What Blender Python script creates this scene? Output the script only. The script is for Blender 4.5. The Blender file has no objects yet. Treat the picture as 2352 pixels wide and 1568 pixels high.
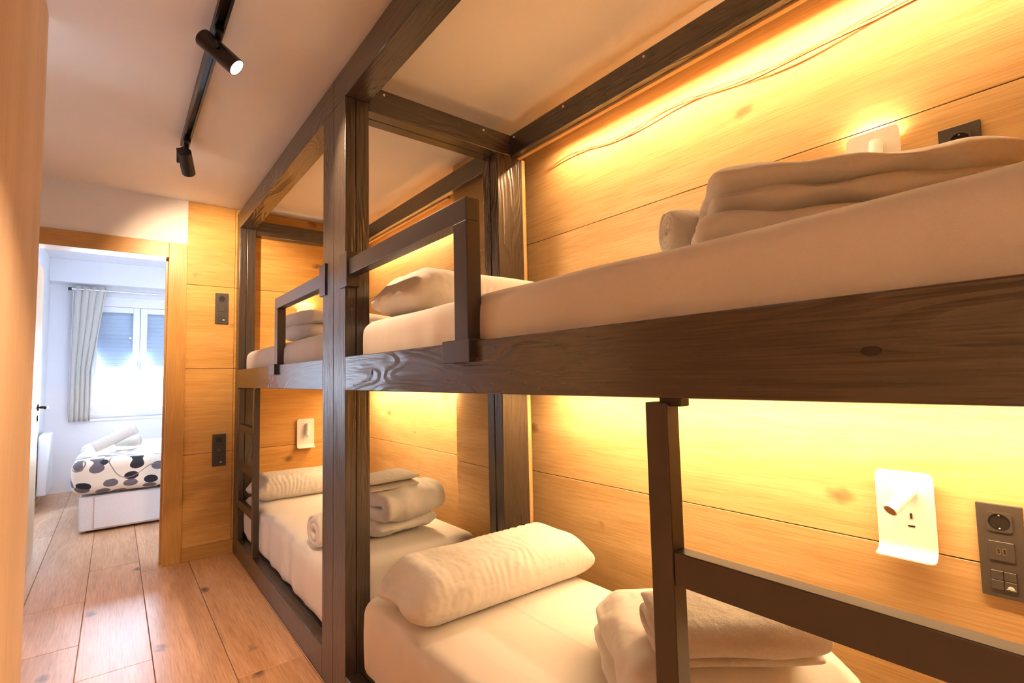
import bpy, bmesh, math, random
from mathutils import Vector, Matrix, noise
random.seed(7)
scn = bpy.context.scene
C = scn.collection
pi = math.pi

# ------------------------------------------------------------------ camera
CAM = Vector((-0.671, 0.238, 1.181)); FPX = 1149.2
yaw, pitch, roll = (math.radians(a) for a in (38.402, 3.935, -1.298))
fw = Vector((math.sin(yaw)*math.cos(pitch), math.cos(yaw)*math.cos(pitch), math.sin(pitch)))
rt0 = Vector((math.cos(yaw), -math.sin(yaw), 0)); up0 = rt0.cross(fw)
rt = rt0*math.cos(roll)+up0*math.sin(roll); up = up0*math.cos(roll)-rt0*math.sin(roll)
cd = bpy.data.cameras.new('camera'); cam = bpy.data.objects.new('camera', cd); C.objects.link(cam)
m = Matrix((rt, up, -fw)).transposed().to_4x4(); m.translation = CAM
cam.matrix_world = m
cd.sensor_fit = 'HORIZONTAL'; cd.sensor_width = 36.0; cd.lens = FPX/2352*36.0
cd.clip_start = 0.02; cd.clip_end = 100
scn.camera = cam

# ------------------------------------------------------------------ world, exposure
SKY = 80.0
w = bpy.data.worlds.new('sky'); scn.world = w; w.use_nodes = True
bg = w.node_tree.nodes['Background']
bg.inputs[0].default_value = (0.70, 0.83, 1.0, 1); bg.inputs[1].default_value = SKY
vs = scn.view_settings
scn.display_settings.display_device = 'sRGB'
vs.view_transform = 'Standard'; vs.look = 'None'; vs.gamma = 1.0; vs.exposure = 1.2
vs.use_curve_mapping = False
scn.cycles.max_bounces = 7; scn.cycles.diffuse_bounces = 5; scn.cycles.glossy_bounces = 3
scn.cycles.use_adaptive_sampling = True; scn.cycles.adaptive_threshold = .03
scn.cycles.sample_clamp_indirect = 6.0
scn.cycles.caustics_reflective = False; scn.cycles.caustics_refractive = False

# lamp strengths (used by the lamp builders below)
LED_COL = (1.0, 0.63, 0.315); SPOT_COL = (1.0, 0.67, 0.40)
LED_UP = 4.9; LED_LOW = 6.7        # watts per metre of strip
SPOT_W = 80.0

# ------------------------------------------------------------------ dimensions
XW = 1.0            # bunk back wall
YE = 4.283          # end wall with the door
ZC = 2.443          # ceiling
YM0, YMM, YM1 = 2.09, 2.22, 2.349   # the two joined posts between the bunks

# ------------------------------------------------------------------ materials
def nt(name):
    m = bpy.data.materials.new(name); m.use_nodes = True
    t = m.node_tree; b = t.nodes['Principled BSDF']
    return m, t, b
def N(t, typ, **kw):
    n = t.nodes.new(typ)
    for k, v in kw.items():
        if k == 'inp':
            for a, c in v.items(): n.inputs[a].default_value = c
        else: setattr(n, k, v)
    return n
def L(t, a, b): t.links.new(a, b)
def plain(name, col, rough=0.5, metal=0.0, spec=0.5, bump=0.0, bscale=60, emit=None, es=0):
    m, t, b = nt(name)
    b.inputs['Base Color'].default_value = (*col, 1); b.inputs['Roughness'].default_value = rough
    b.inputs['Metallic'].default_value = metal; b.inputs['Specular IOR Level'].default_value = spec
    if emit:
        b.inputs['Emission Color'].default_value = (*emit, 1); b.inputs['Emission Strength'].default_value = es
    # slight tone variation so that nothing is dead flat
    tc = N(t, 'ShaderNodeNewGeometry'); no = N(t, 'ShaderNodeTexNoise', inp={'Scale': bscale, 'Detail': 1.0})
    L(t, tc.outputs['Position'], no.inputs['Vector'])
    mx = N(t, 'ShaderNodeMix', data_type='RGBA', inp={6: (*[c*0.94 for c in col], 1), 7: (*[min(1, c*1.04) for c in col], 1)})
    L(t, no.outputs['Fac'], mx.inputs[0]); L(t, mx.outputs[2], b.inputs['Base Color'])
    if bump:
        bp = N(t, 'ShaderNodeBump', inp={'Strength': bump, 'Distance': 0.004})
        L(t, no.outputs['Fac'], bp.inputs['Height']); L(t, bp.outputs['Normal'], b.inputs['Normal'])
    return m
def wood(name, axis, light, dark, knotcol, rough=0.45, knots=1.0, kscale=1.0, bump=0.15, fine=0.5, spec=0.35):
    """oak-like board; grain runs along axis 'X','Y' or 'Z' of the world, shifted per object"""
    m, t, b = nt(name)
    g = N(t, 'ShaderNodeNewGeometry'); oi = N(t, 'ShaderNodeObjectInfo')
    ad = N(t, 'ShaderNodeVectorMath', operation='MULTIPLY_ADD', inp={1: (7.3, 5.1, 9.7)})
    cmb = N(t, 'ShaderNodeCombineXYZ')
    for i in range(3): L(t, oi.outputs['Random'], cmb.inputs[i])
    L(t, cmb.outputs[0], ad.inputs[0]); L(t, g.outputs['Position'], ad.inputs[2])
    k = 'XYZ'.index(axis)
    def mapped(al, ac):
        mp = N(t, 'ShaderNodeMapping'); s = [ac]*3; s[k] = al
        mp.inputs['Scale'].default_value = s; L(t, ad.outputs[0], mp.inputs['Vector']); return mp.outputs[0]
    n1 = N(t, 'ShaderNodeTexNoise', inp={'Scale': 1.0, 'Detail': 3.0, 'Roughness': .6, 'Distortion': .9}); L(t, mapped(1.1, 11), n1.inputs['Vector'])
    n2 = N(t, 'ShaderNodeTexNoise', inp={'Scale': 1.0, 'Detail': 1.6, 'Roughness': .7}); L(t, mapped(6, 170), n2.inputs['Vector'])
    n3 = N(t, 'ShaderNodeTexNoise', inp={'Scale': 1.0, 'Detail': .0}); L(t, mapped(.5, 3), n3.inputs['Vector'])
    r1 = N(t, 'ShaderNodeValToRGB'); r1.color_ramp.elements[0].position = .33; r1.color_ramp.elements[1].position = .68
    r1.color_ramp.elements[0].color = (*dark, 1); r1.color_ramp.elements[1].color = (*light, 1)
    L(t, n1.outputs['Fac'], r1.inputs[0])
    mx = N(t, 'ShaderNodeMix', data_type='RGBA', blend_type='MULTIPLY', inp={0: fine})
    r2 = N(t, 'ShaderNodeValToRGB'); r2.color_ramp.elements[0].position = .3; r2.color_ramp.elements[1].position = .62
    r2.color_ramp.elements[0].color = (.72, .62, .50, 1); r2.color_ramp.elements[1].color = (1.05, 1.05, 1.05, 1)
    L(t, n2.outputs['Fac'], r2.inputs[0]); L(t, r1.outputs[0], mx.inputs[6]); L(t, r2.outputs[0], mx.inputs[7])
    m3 = N(t, 'ShaderNodeMix', data_type='RGBA', blend_type='MULTIPLY', inp={0: .35})
    r3 = N(t, 'ShaderNodeValToRGB'); r3.color_ramp.elements[0].color = (.7, .62, .52, 1); r3.color_ramp.elements[1].color = (1.1, 1.1, 1.1, 1)
    r3.color_ramp.elements[0].position = .3; r3.color_ramp.elements[1].position = .7
    L(t, n3.outputs['Fac'], r3.inputs[0]); L(t, mx.outputs[2], m3.inputs[6]); L(t, r3.outputs[0], m3.inputs[7])
    out = m3.outputs[2]
    if knots:
        # warp, then small elongated knots in random cells
        wn = N(t, 'ShaderNodeTexNoise', inp={'Scale': 22.0, 'Detail': 1.0}); L(t, ad.outputs[0], wn.inputs['Vector'])
        va = N(t, 'ShaderNodeVectorMath', operation='MULTIPLY_ADD', inp={1: (.03, .03, .03)})
        L(t, wn.outputs['Color'], va.inputs[0]); L(t, ad.outputs[0], va.inputs[2])
        mp = N(t, 'ShaderNodeMapping'); s = [5.0*kscale]*3; s[k] = 3.0*kscale
        mp.inputs['Scale'].default_value = s; L(t, va.outputs[0], mp.inputs['Vector'])
        vo = N(t, 'ShaderNodeTexVoronoi', feature='F1', inp={'Scale': 1.0}); L(t, mp.outputs[0], vo.inputs['Vector'])
        rk = N(t, 'ShaderNodeValToRGB'); rk.color_ramp.elements[0].position = .045; rk.color_ramp.elements[1].position = .15
        rk.color_ramp.elements[0].color = (1, 1, 1, 1); rk.color_ramp.elements[1].color = (0, 0, 0, 1)
        L(t, vo.outputs['Distance'], rk.inputs[0])
        sp = N(t, 'ShaderNodeSeparateColor'); L(t, vo.outputs['Color'], sp.inputs[0])
        gt = N(t, 'ShaderNodeMath', operation='GREATER_THAN', inp={1: .45}); L(t, sp.outputs[0], gt.inputs[0])
        mu = N(t, 'ShaderNodeMath', operation='MULTIPLY'); L(t, rk.outputs[0], mu.inputs[0]); L(t, gt.outputs[0], mu.inputs[1])
        mu2 = N(t, 'ShaderNodeMath', operation='MULTIPLY', inp={1: .8*knots}); L(t, mu.outputs[0], mu2.inputs[0])
        mk = N(t, 'ShaderNodeMix', data_type='RGBA', inp={7: (*knotcol, 1)}); L(t, mu2.outputs[0], mk.inputs[0]); L(t, out, mk.inputs[6])
        out = mk.outputs[2]
    L(t, out, b.inputs['Base Color'])
    b.inputs['Roughness'].default_value = rough; b.inputs['Specular IOR Level'].default_value = spec
    bp = N(t, 'ShaderNodeBump', inp={'Strength': bump, 'Distance': .003}); L(t, n2.outputs['Fac'], bp.inputs['Height']); L(t, bp.outputs[0], b.inputs['Normal'])
    return m
def blackwood(name, axis, rough=.25):
    m, t, b = nt(name)
    g = N(t, 'ShaderNodeNewGeometry'); k = 'XYZ'.index(axis)
    def mapped(al, ac):
        mp = N(t, 'ShaderNodeMapping'); s = [ac]*3; s[k] = al
        mp.inputs['Scale'].default_value = s; L(t, g.outputs['Position'], mp.inputs['Vector']); return mp.outputs[0]
    n1 = N(t, 'ShaderNodeTexNoise', inp={'Scale': 1.0, 'Detail': 1.0, 'Distortion': .4}); L(t, mapped(1.6, 9), n1.inputs['Vector'])
    ml = N(t, 'ShaderNodeMath', operation='MULTIPLY', inp={1: 26.0}); L(t, n1.outputs['Fac'], ml.inputs[0])
    fr = N(t, 'ShaderNodeMath', operation='PINGPONG', inp={1: 1.0}); L(t, ml.outputs[0], fr.inputs[0])
    n2 = N(t, 'ShaderNodeTexNoise', inp={'Scale': 1.0, 'Detail': 1.6, 'Roughness': .7}); L(t, mapped(4, 130), n2.inputs['Vector'])
    n3 = N(t, 'ShaderNodeTexNoise', inp={'Scale': 1.0, 'Detail': 1.0}); L(t, mapped(1.0, 2.5), n3.inputs['Vector'])
    # rings show only in patches
    rp = N(t, 'ShaderNodeValToRGB'); rp.color_ramp.elements[0].position = .42; rp.color_ramp.elements[1].position = .62; L(t, n3.outputs['Fac'], rp.inputs[0])
    mu = N(t, 'ShaderNodeMath', operation='MULTIPLY'); L(t, fr.outputs[0], mu.inputs[0]); L(t, rp.outputs[0], mu.inputs[1])
    ad = N(t, 'ShaderNodeMath', operation='ADD'); L(t, mu.outputs[0], ad.inputs[0]); L(t, n2.outputs['Fac'], ad.inputs[1])
    cr = N(t, 'ShaderNodeValToRGB'); cr.color_ramp.elements[0].position = .3; cr.color_ramp.elements[1].position = 1.2 if False else 1.0
    cr.color_ramp.elements[0].color = (.036, .026, .019, 1); cr.color_ramp.elements[1].color = (.060, .044, .034, 1)
    L(t, ad.outputs[0], cr.inputs[0]); L(t, cr.outputs[0], b.inputs['Base Color'])
    b.inputs['Roughness'].default_value = rough; b.inputs['Specular IOR Level'].default_value = .95
    bp = N(t, 'ShaderNodeBump', inp={'Strength': .6, 'Distance': .0025}); L(t, ad.outputs[0], bp.inputs['Height']); L(t, bp.outputs[0], b.inputs['Normal'])
    return m
def fabric(name, col, scale=9.0, strength=.35, weave=True):
    m, t, b = nt(name)
    g = N(t, 'ShaderNodeNewGeometry')
    n1 = N(t, 'ShaderNodeTexNoise', inp={'Scale': scale, 'Detail': 2.0, 'Roughness': .45, 'Distortion': .35}); L(t, g.outputs['Position'], n1.inputs['Vector'])
    n2 = N(t, 'ShaderNodeTexNoise', inp={'Scale': 700.0, 'Detail': 1.0}); L(t, g.outputs['Position'], n2.inputs['Vector'])
    mu = N(t, 'ShaderNodeMath', operation='MULTIPLY_ADD', inp={1: .03 if weave else .25}); L(t, n2.outputs['Fac'], mu.inputs[0]); L(t, n1.outputs['Fac'], mu.inputs[2])
    bp = N(t, 'ShaderNodeBump', inp={'Strength': strength, 'Distance': .03}); L(t, mu.outputs[0], bp.inputs['Height']); L(t, bp.outputs[0], b.inputs['Normal'])
    b.inputs['Base Color'].default_value = (*col, 1); b.inputs['Roughness'].default_value = .85; b.inputs['Specular IOR Level'].default_value = .15
    b.inputs['Sheen Weight'].default_value = .15
    return m
OL, OD, OK = (.67, .475, .235), (.57, .38, .165), (.20, .095, .035)
M = {}
M['oakY'] = wood('oak_along_y', 'Y', OL, OD, OK)
M['oakX'] = wood('oak_along_x', 'X', (.78, .47, .15), (.66, .36, .095), OK)
M['oakZ'] = wood('oak_along_z', 'Z', (.62, .36, .12), (.50, .27, .08), OK, knots=0, rough=.4)
M['casing'] = wood('casing_wood', 'Z', (.60, .34, .10), (.52, .28, .08), OK, knots=0, rough=.35)
M['casingX'] = wood('casing_wood_across', 'X', (.60, .34, .10), (.52, .28, .08), OK, knots=0, rough=.35)
M['floor'] = wood('oak_floor', 'Y', (.76, .46, .26), (.58, .32, .16), (.10, .06, .045), fine=.75, rough=.40, knots=1.1, kscale=.9, spec=.5, bump=.1)
M['leaf'] = wood('door_leaf_wood', 'Z', (.66, .46, .26), (.58, .38, .2), OK, knots=0, rough=.3)
M['laminate'] = wood('pale_laminate', 'Z', (.84, .64, .44), (.79, .59, .39), OK, knots=0, rough=.85, fine=.2, bump=.03, spec=0.0)
M['batten'] = wood('raw_pine', 'Y', (.72, .48, .22), (.62, .38, .15), OK, knots=.6, rough=.6)
M['blkY'] = blackwood('black_wood_y', 'Y'); M['blkX'] = blackwood('black_wood_x', 'X'); M['blkZ'] = blackwood('black_wood_z', 'Z')
M['blksmooth'] = plain('black_painted', (.042, .031, .025), .32, spec=.8, bscale=20)
M['metal'] = plain('black_metal', (.012, .011, .011), .32, .0)
M['white'] = plain('white_paint', (.82, .80, .78), .75, bscale=3)
M['ceiling'] = plain('ceiling_paint', (.86, .83, .80), .8, bscale=2)
M['bedroomwall'] = plain('bedroom_wall_paint', (.80, .80, .84), .8, bscale=2)
M['lamp'] = plain('white_lacquer', (.85, .83, .80), .3)
M['slot'] = plain('dark_slot', (.02, .015, .012), .5)
M['sock'] = plain('anthracite_plastic', (.060, .050, .044), .45)
M['sockin'] = plain('socket_recess', (.018, .015, .013), .35)
M['chrome'] = plain('steel', (.7, .7, .7), .25, 1.0)
M['capw'] = plain('white_screw_cap', (.8, .78, .74), .5)
M['sheet'] = fabric('white_sheet', (.73, .70, .67), 7.0, .25)
M['pillow'] = fabric('white_pillowcase', (.70, .68, .65), 14.0, .45)
M['duvet'] = fabric('white_duvet', (.72, .70, .68), 10.0, .55)
M['towel'] = fabric('white_terry', (.66, .62, .57), 40.0, .5, weave=False)
M['curtain'] = fabric('curtain_cloth', (.66, .62, .58), 20.0, .2)
M['pvc'] = plain('white_pvc', (.82, .82, .85), .35)
M['bedbase'] = plain('bed_base_white', (.74, .70, .69), .5)
M['mattside'] = plain('mattress_side', (.66, .55, .44), .8)
M['emit_warm'] = plain('lens_lit', (.9, .9, .9), .4, emit=(1, .88, .75), es=14)
M['led'] = plain('led_diffuser', (.9, .85, .75), .4, emit=LED_COL, es=9)
M['shutter'] = plain('shutter_slats', (.62, .72, .86), .5)
def glass():
    m, t, b = nt('window_glass'); t.nodes.remove(b)
    o = t.nodes['Material Output']; tr = N(t, 'ShaderNodeBsdfTransparent', inp={0: (.96, .98, 1, 1)}); gl = N(t, 'ShaderNodeBsdfGlossy', inp={'Roughness': .02})
    fr = N(t, 'ShaderNodeFresnel', inp={0: 1.4}); mx = N(t, 'ShaderNodeMixShader')
    L(t, fr.outputs[0], mx.inputs[0]); L(t, tr.outputs[0], mx.inputs[1]); L(t, gl.outputs[0], mx.inputs[2]); L(t, mx.outputs[0], o.inputs[0]); return m
M['glass'] = glass()
def leafprint():
    m, t, b = nt('leaf_print_fabric')
    g = N(t, 'ShaderNodeNewGeometry'); sp = N(t, 'ShaderNodeSeparateXYZ'); L(t, g.outputs['Position'], sp.inputs[0])
    # cloth coordinates: along x, and over the edge (z below the rim, y on top)
    ad = N(t, 'ShaderNodeMath', operation='SUBTRACT'); L(t, sp.outputs[2], ad.inputs[0]); L(t, sp.outputs[1], ad.inputs[1])
    cb = N(t, 'ShaderNodeCombineXYZ'); L(t, sp.outputs[0], cb.inputs[0]); L(t, ad.outputs[0], cb.inputs[1])
    mp = N(t, 'ShaderNodeMapping', inp={'Scale': (7.5, 11.0, 1.0), 'Rotation': (0, 0, .35)}); L(t, cb.outputs[0], mp.inputs[0])
    vo = N(t, 'ShaderNodeTexVoronoi', voronoi_dimensions='2D', feature='F1', inp={'Scale': 1.0, 'Randomness': .7}); L(t, mp.outputs[0], vo.inputs['Vector'])
    lt = N(t, 'ShaderNodeMath', operation='LESS_THAN', inp={1: .36}); L(t, vo.outputs['Distance'], lt.inputs[0])
    sc = N(t, 'ShaderNodeSeparateColor'); L(t, vo.outputs['Color'], sc.inputs[0])
    gt = N(t, 'ShaderNodeMath', operation='GREATER_THAN', inp={1: .22}); L(t, sc.outputs[0], gt.inputs[0])
    mu = N(t, 'ShaderNodeMath', operation='MULTIPLY'); L(t, lt.outputs[0], mu.inputs[0]); L(t, gt.outputs[0], mu.inputs[1])
    rp = N(t, 'ShaderNodeValToRGB'); rp.color_ramp.interpolation = 'CONSTANT'
    rp.color_ramp.elements[0].color = (.012, .010, .014, 1); rp.color_ramp.elements[1].color = (.13, .11, .12, 1); rp.color_ramp.elements[1].position = .5
    L(t, sc.outputs[1], rp.inputs[0])
    mx = N(t, 'ShaderNodeMix', data_type='RGBA', inp={6: (.72, .62, .50, 1)}); L(t, mu.outputs[0], mx.inputs[0]); L(t, rp.outputs[0], mx.inputs[7])
    # thin stems
    nv = N(t, 'ShaderNodeTexNoise', noise_dimensions='2D', inp={'Scale': 3.0, 'Detail': 0.0}); L(t, cb.outputs[0], nv.inputs['Vector'])
    sb = N(t, 'ShaderNodeMath', operation='SUBTRACT', inp={1: .5}); L(t, nv.outputs['Fac'], sb.inputs[0])
    ab = N(t, 'ShaderNodeMath', operation='ABSOLUTE'); L(t, sb.outputs[0], ab.inputs[0])
    l2 = N(t, 'ShaderNodeMath', operation='LESS_THAN', inp={1: .008}); L(t, ab.outputs[0], l2.inputs[0])
    m2 = N(t, 'ShaderNodeMix', data_type='RGBA', inp={7: (.22, .18, .15, 1)}); L(t, l2.outputs[0], m2.inputs[0]); L(t, mx.outputs[2], m2.inputs[6])
    # the print covers the hanging side; the top is white with faint grey stripes of leaves
    L(t, m2.outputs[2], b.inputs['Base Color']); b.inputs['Roughness'].default_value = .8
    return m
M['print'] = leafprint()

# ------------------------------------------------------------------ object helpers
def bmbox(bm, a, b, bevel=0.0, mat=None, seg=2):
    xs = sorted((a[0], b[0])); ys = sorted((a[1], b[1])); zs = sorted((a[2], b[2]))
    v = [bm.verts.new(p) for p in [(x, y, z) for x in xs for y in ys for z in zs]]
    F = [(0, 1, 3, 2), (4, 6, 7, 5), (0, 4, 5, 1), (2, 3, 7, 6), (0, 2, 6, 4), (1, 5, 7, 3)]
    fs = [bm.faces.new([v[i] for i in f]) for f in F]
    if bevel:
        es = {e for f in fs for e in f.edges}
        bmesh.ops.bevel(bm, geom=list(es), offset=bevel, segments=seg, affect='EDGES', profile=.5)
    return fs
def bmcyl(bm, p0, p1, r0, r1=None, n=20, cap=True):
    r1 = r0 if r1 is None else r1
    p0, p1 = Vector(p0), Vector(p1); d = (p1-p0).normalized()
    a = d.orthogonal().normalized(); b = d.cross(a)
    A = [bm.verts.new(p0+(a*math.cos(2*pi*i/n)+b*math.sin(2*pi*i/n))*r0) for i in range(n)]
    B = [bm.verts.new(p1+(a*math.cos(2*pi*i/n)+b*math.sin(2*pi*i/n))*r1) for i in range(n)]
    for i in range(n): bm.faces.new((A[i], A[(i+1) % n], B[(i+1) % n], B[i]))
    if cap: bm.faces.new(A[::-1]); bm.faces.new(B)
def bmtube(bm, pts, r, n=8):
    prev = None; pts = [Vector(p) for p in pts]
    for i, p in enumerate(pts):
        d = (pts[min(i+1, len(pts)-1)]-pts[max(i-1, 0)]).normalized()
        a = d.cross(Vector((0.13, .3, 1))).normalized(); b = d.cross(a)
        ring = [bm.verts.new(p+(a*math.cos(2*pi*j/n)+b*math.sin(2*pi*j/n))*r) for j in range(n)]
        if prev:
            for j in range(n): bm.faces.new((prev[j], prev[(j+1) % n], ring[(j+1) % n], ring[j]))
        else: bm.faces.new(ring[::-1])
        prev = ring
    bm.faces.new(prev)
def rootloc(p):
    while p.parent: p = p.parent
    return Vector(p.location)
def obj(name, bm, mat, parent=None, loc=None, smooth=False):
    bmesh.ops.recalc_face_normals(bm, faces=bm.faces[:])
    me = bpy.data.meshes.new(name); o = bpy.data.objects.new(name, me)
    base = rootloc(parent) if parent else Vector(loc or (0, 0, 0))
    bmesh.ops.translate(bm, verts=bm.verts[:], vec=-base)
    bm.to_mesh(me); bm.free()
    if smooth:
        for p in me.polygons: p.use_smooth = True
    me.materials.append(M[mat] if isinstance(mat, str) else mat)
    C.objects.link(o)
    if parent: o.parent = parent
    else: o.location = base
    return o
def box(name, a, b, mat, parent=None, bevel=0.0, loc=None, seg=2):
    bm = bmesh.new(); bmbox(bm, a, b, bevel, seg=seg)
    return obj(name, bm, mat, parent, loc, smooth=False)
def tag(o, label, cat, group=None):
    o['label'] = label; o['category'] = cat
    if group: o['group'] = group
    return o
def thing(name, label, cat, loc, group=None):
    o = bpy.data.objects.new(name, None); C.objects.link(o); o.location = loc; o.empty_display_size = .05
    return tag(o, label, cat, group)
def struct(o): o['kind'] = 'structure'; return o
def sempty(name, loc):
    o = bpy.data.objects.new(name, None); C.objects.link(o); o.location = loc; o.empty_display_size = .05
    return struct(o)
def light(name, typ, loc, direction, energy, col, parent=None, yax=None, **kw):
    ld = bpy.data.lights.new(name, typ); ld.energy = energy; ld.color = col
    for k, v in kw.items(): setattr(ld, k, v)
    o = bpy.data.objects.new(name, ld); C.objects.link(o)
    z = -Vector(direction).normalized()
    y = Vector(yax) if yax else (Vector((0, 0, 1)) if abs(z.z) < .95 else Vector((0, 1, 0)))
    x = y.cross(z).normalized(); y = z.cross(x)
    o.rotation_euler = Matrix((x, y, z)).transposed().to_euler()
    if parent: o.parent = parent; o.location = Vector(loc)-rootloc(parent)
    else: o.location = loc
    return o
# subdivided rounded box in local coordinates, bottom at z=0, then warped by fn
def rbox(size, r, div, fn=None):
    bm = bmesh.new(); sx, sy, sz = size; nx, ny, nz = div; vd = {}
    def V(i, j, k):
        key = (i, j, k)
        if key not in vd:
            p = Vector((sx*(i/nx-.5), sy*(j/ny-.5), sz*k/nz))
            lo = Vector((-sx/2+r, -sy/2+r, r)); hi = Vector((sx/2-r, sy/2-r, sz-r))
            c = Vector([min(max(p[a], lo[a]), hi[a]) if lo[a] < hi[a] else (lo[a]+hi[a])/2 for a in range(3)])
            d = p-c
            if d.length > 1e-9: p = c+d.normalized()*min(r, d.length)
            vd[key] = bm.verts.new(fn(p, (i/nx, j/ny, k/nz)) if fn else p)
        return vd[key]
    for i in range(nx):
        for j in range(ny):
            for k in (0, nz):
                bm.faces.new((V(i, j, k), V(i+1, j, k), V(i+1, j+1, k), V(i, j+1, k)))
    for i in range(nx):
        for k in range(nz):
            for j in (0, ny):
                bm.faces.new((V(i, j, k), V(i+1, j, k), V(i+1, j, k+1), V(i, j, k+1)))
    for j in range(ny):
        for k in range(nz):
            for i in (0, nx):
                bm.faces.new((V(i, j, k), V(i, j+1, k), V(i, j+1, k+1), V(i, j, k+1)))
    return bm
def place(bm, loc, rz=0.0, rx=0.0, ry=0.0):
    mt = Matrix.Translation(loc) @ Matrix.Rotation(rz, 4, 'Z') @ Matrix.Rotation(ry, 4, 'Y') @ Matrix.Rotation(rx, 4, 'X')
    bmesh.ops.transform(bm, matrix=mt, verts=bm.verts[:]); return bm
def nz3(x, y, z): return noise.noise(Vector((x, y, z)))
# thick ribbon following a 2-D path (u, v), extruded along the local x axis: folded or rolled cloth
def ribbon(path, t, length, nseg, amp=.004, freq=9.0, seed=0.0, edge=.6):
    bm = bmesh.new(); P = [Vector((a, b)) for a, b in path]; n = len(P); rows = []
    nor = []
    for i in range(n):
        d = (P[min(i+1, n-1)]-P[max(i-1, 0)]).normalized(); nor.append(Vector((-d.y, d.x)))
    for s in range(nseg+1):
        x = length*(s/nseg-.5); e = min(s, nseg-s)/nseg*length
        tk = t*(edge+(1-edge)*math.sqrt(min(1, e/.035)))
        row = []
        for i in range(n):
            w = amp*nz3(x*freq+seed, P[i].x*freq*1.4, P[i].y*freq*1.4+seed)*2
            ends = min(i, n-1-i); tt = tk*(.35+.65*min(1, ends/2.0))
            a = P[i]+nor[i]*(tt/2+w); b = P[i]-nor[i]*(tt/2+w)
            wx = amp*1.5*nz3(P[i].x*12+seed, P[i].y*12, x*4)
            row.append((bm.verts.new((x+wx, a.x, a.y)), bm.verts.new((x+wx, b.x, b.y))))
        rows.append(row)
    for s in range(nseg):
        A, B = rows[s], rows[s+1]
        for i in range(n-1):
            bm.faces.new((A[i][0], A[i+1][0], B[i+1][0], B[i][0])); bm.faces.new((A[i][1], B[i][1], B[i+1][1], A[i+1][1]))
        for i in (0, n-1): bm.faces.new((A[i][0], B[i][0], B[i][1], A[i][1]))
    for R in (rows[0], rows[-1]):
        for i in range(n-1): bm.faces.new((R[i][0], R[i][1], R[i+1][1], R[i+1][0]))
    return bm
def spiral(R, t, turns, n=26, flat=1.0):
    pts = []
    tot = int(n*turns)
    for i in range(tot+1):
        a = 2*pi*i/n; r = t*.45+(R-t*.95)*i/tot
        pts.append((r*math.cos(a), R*flat+r*math.sin(a)*flat))
    return pts
def zigzag(width, t, layers, rnd=6, gap=1.0):
    pts = []; v = t/2; h = width/2-t/2
    for k in range(layers):
        u0, u1 = (-h, h) if k % 2 == 0 else (h, -h)
        for i in range(9): pts.append((u0+(u1-u0)*i/8, v))
        if k < layers-1:
            sgn = 1 if u1 > 0 else -1
            for i in range(1, rnd):
                a = -pi/2+pi*i/rnd; pts.append((u1+sgn*math.cos(a)*t*.5*gap, v+t*gap/2+math.sin(a)*t*gap/2))
            v += t*gap
    return pts

# ================================================================== THE ROOM
# ---- floor of oak planks running along the corridor
floor = struct(box('floor', (-1.4, -1.1, -.08), (1.75, 7.95, -.014), 'floor', loc=(0, 0, -.08)))
PW = .257; JT = {-1.03: [1.5, 3.346, 3.934, 5.9], -.773: [1.0, 2.975, 4.49, 6.3], -.516: [.4, 2.1, 4.25, 5.15, 7.0], -.259: [.6, 2.573, 4.6, 6.6]}
for k in range(-3, 10):
    x0 = -.773+PW*k; x1 = x0+PW
    if x0 < -1.38: x0 = -1.38
    if x1 > 1.72: x1 = 1.72
    if x1-x0 < .02: continue
    js = None
    for kk, vv in JT.items():
        if abs(kk-x0) < .01: js = vv
    if js is None:
        s0 = random.uniform(-.6, .6); js = [s0+1.9*i for i in range(5)]
    ys = [-1.1]+[j for j in js if -.9 < j < 7.7]+[7.9]
    for a, b in zip(ys[:-1], ys[1:]):
        box('plank', (x0+.0012, a+.0012, -.014), (x1-.0012, b-.0012, random.uniform(-.0006, 0)), 'floor', floor, bevel=.0015, seg=1)

ceil = struct(box('ceiling', (-1.4, -1.1, ZC), (1.15, YE+.06, ZC+.1), 'ceiling', loc=(0, 0, ZC)))
# ---- right wall behind the bunks: wide oak boards
ROWS = [(0, .70), (.70, 1.28), (1.28, 1.86), (1.86, ZC)]
wr = struct(box('wall_right', (XW+.012, -1.1, 0), (XW+.12, YE+.11, ZC), 'white', loc=(XW+.012, 0, 0)))
for z0, z1 in ROWS:
    for y0, y1 in ((-1.0, .08), (.1, 2.2), (2.2, YE)):
        box('panel', (XW, y0+.0015, z0+.0015), (XW+.014, y1-.0015, z1-.0015), 'oakY', wr, bevel=.0012, seg=1)
# ---- boxed oak column standing out of that wall in the far bunk
col = struct(box('trim_1', (.903, 2.33, 0), (XW, 2.728, ZC), 'oakZ', loc=(.95, 2.5, 0)))
for z0, z1 in ROWS:
    box('panel', (.888, 2.33, z0+.0015), (.903, 2.74, z1-.0015), 'oakY', col, bevel=.0012, seg=1)
    box('panel', (.903, 2.728, z0+.0015), (XW, 2.74, z1-.0015), 'oakX', col, bevel=.0012, seg=1)
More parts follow.
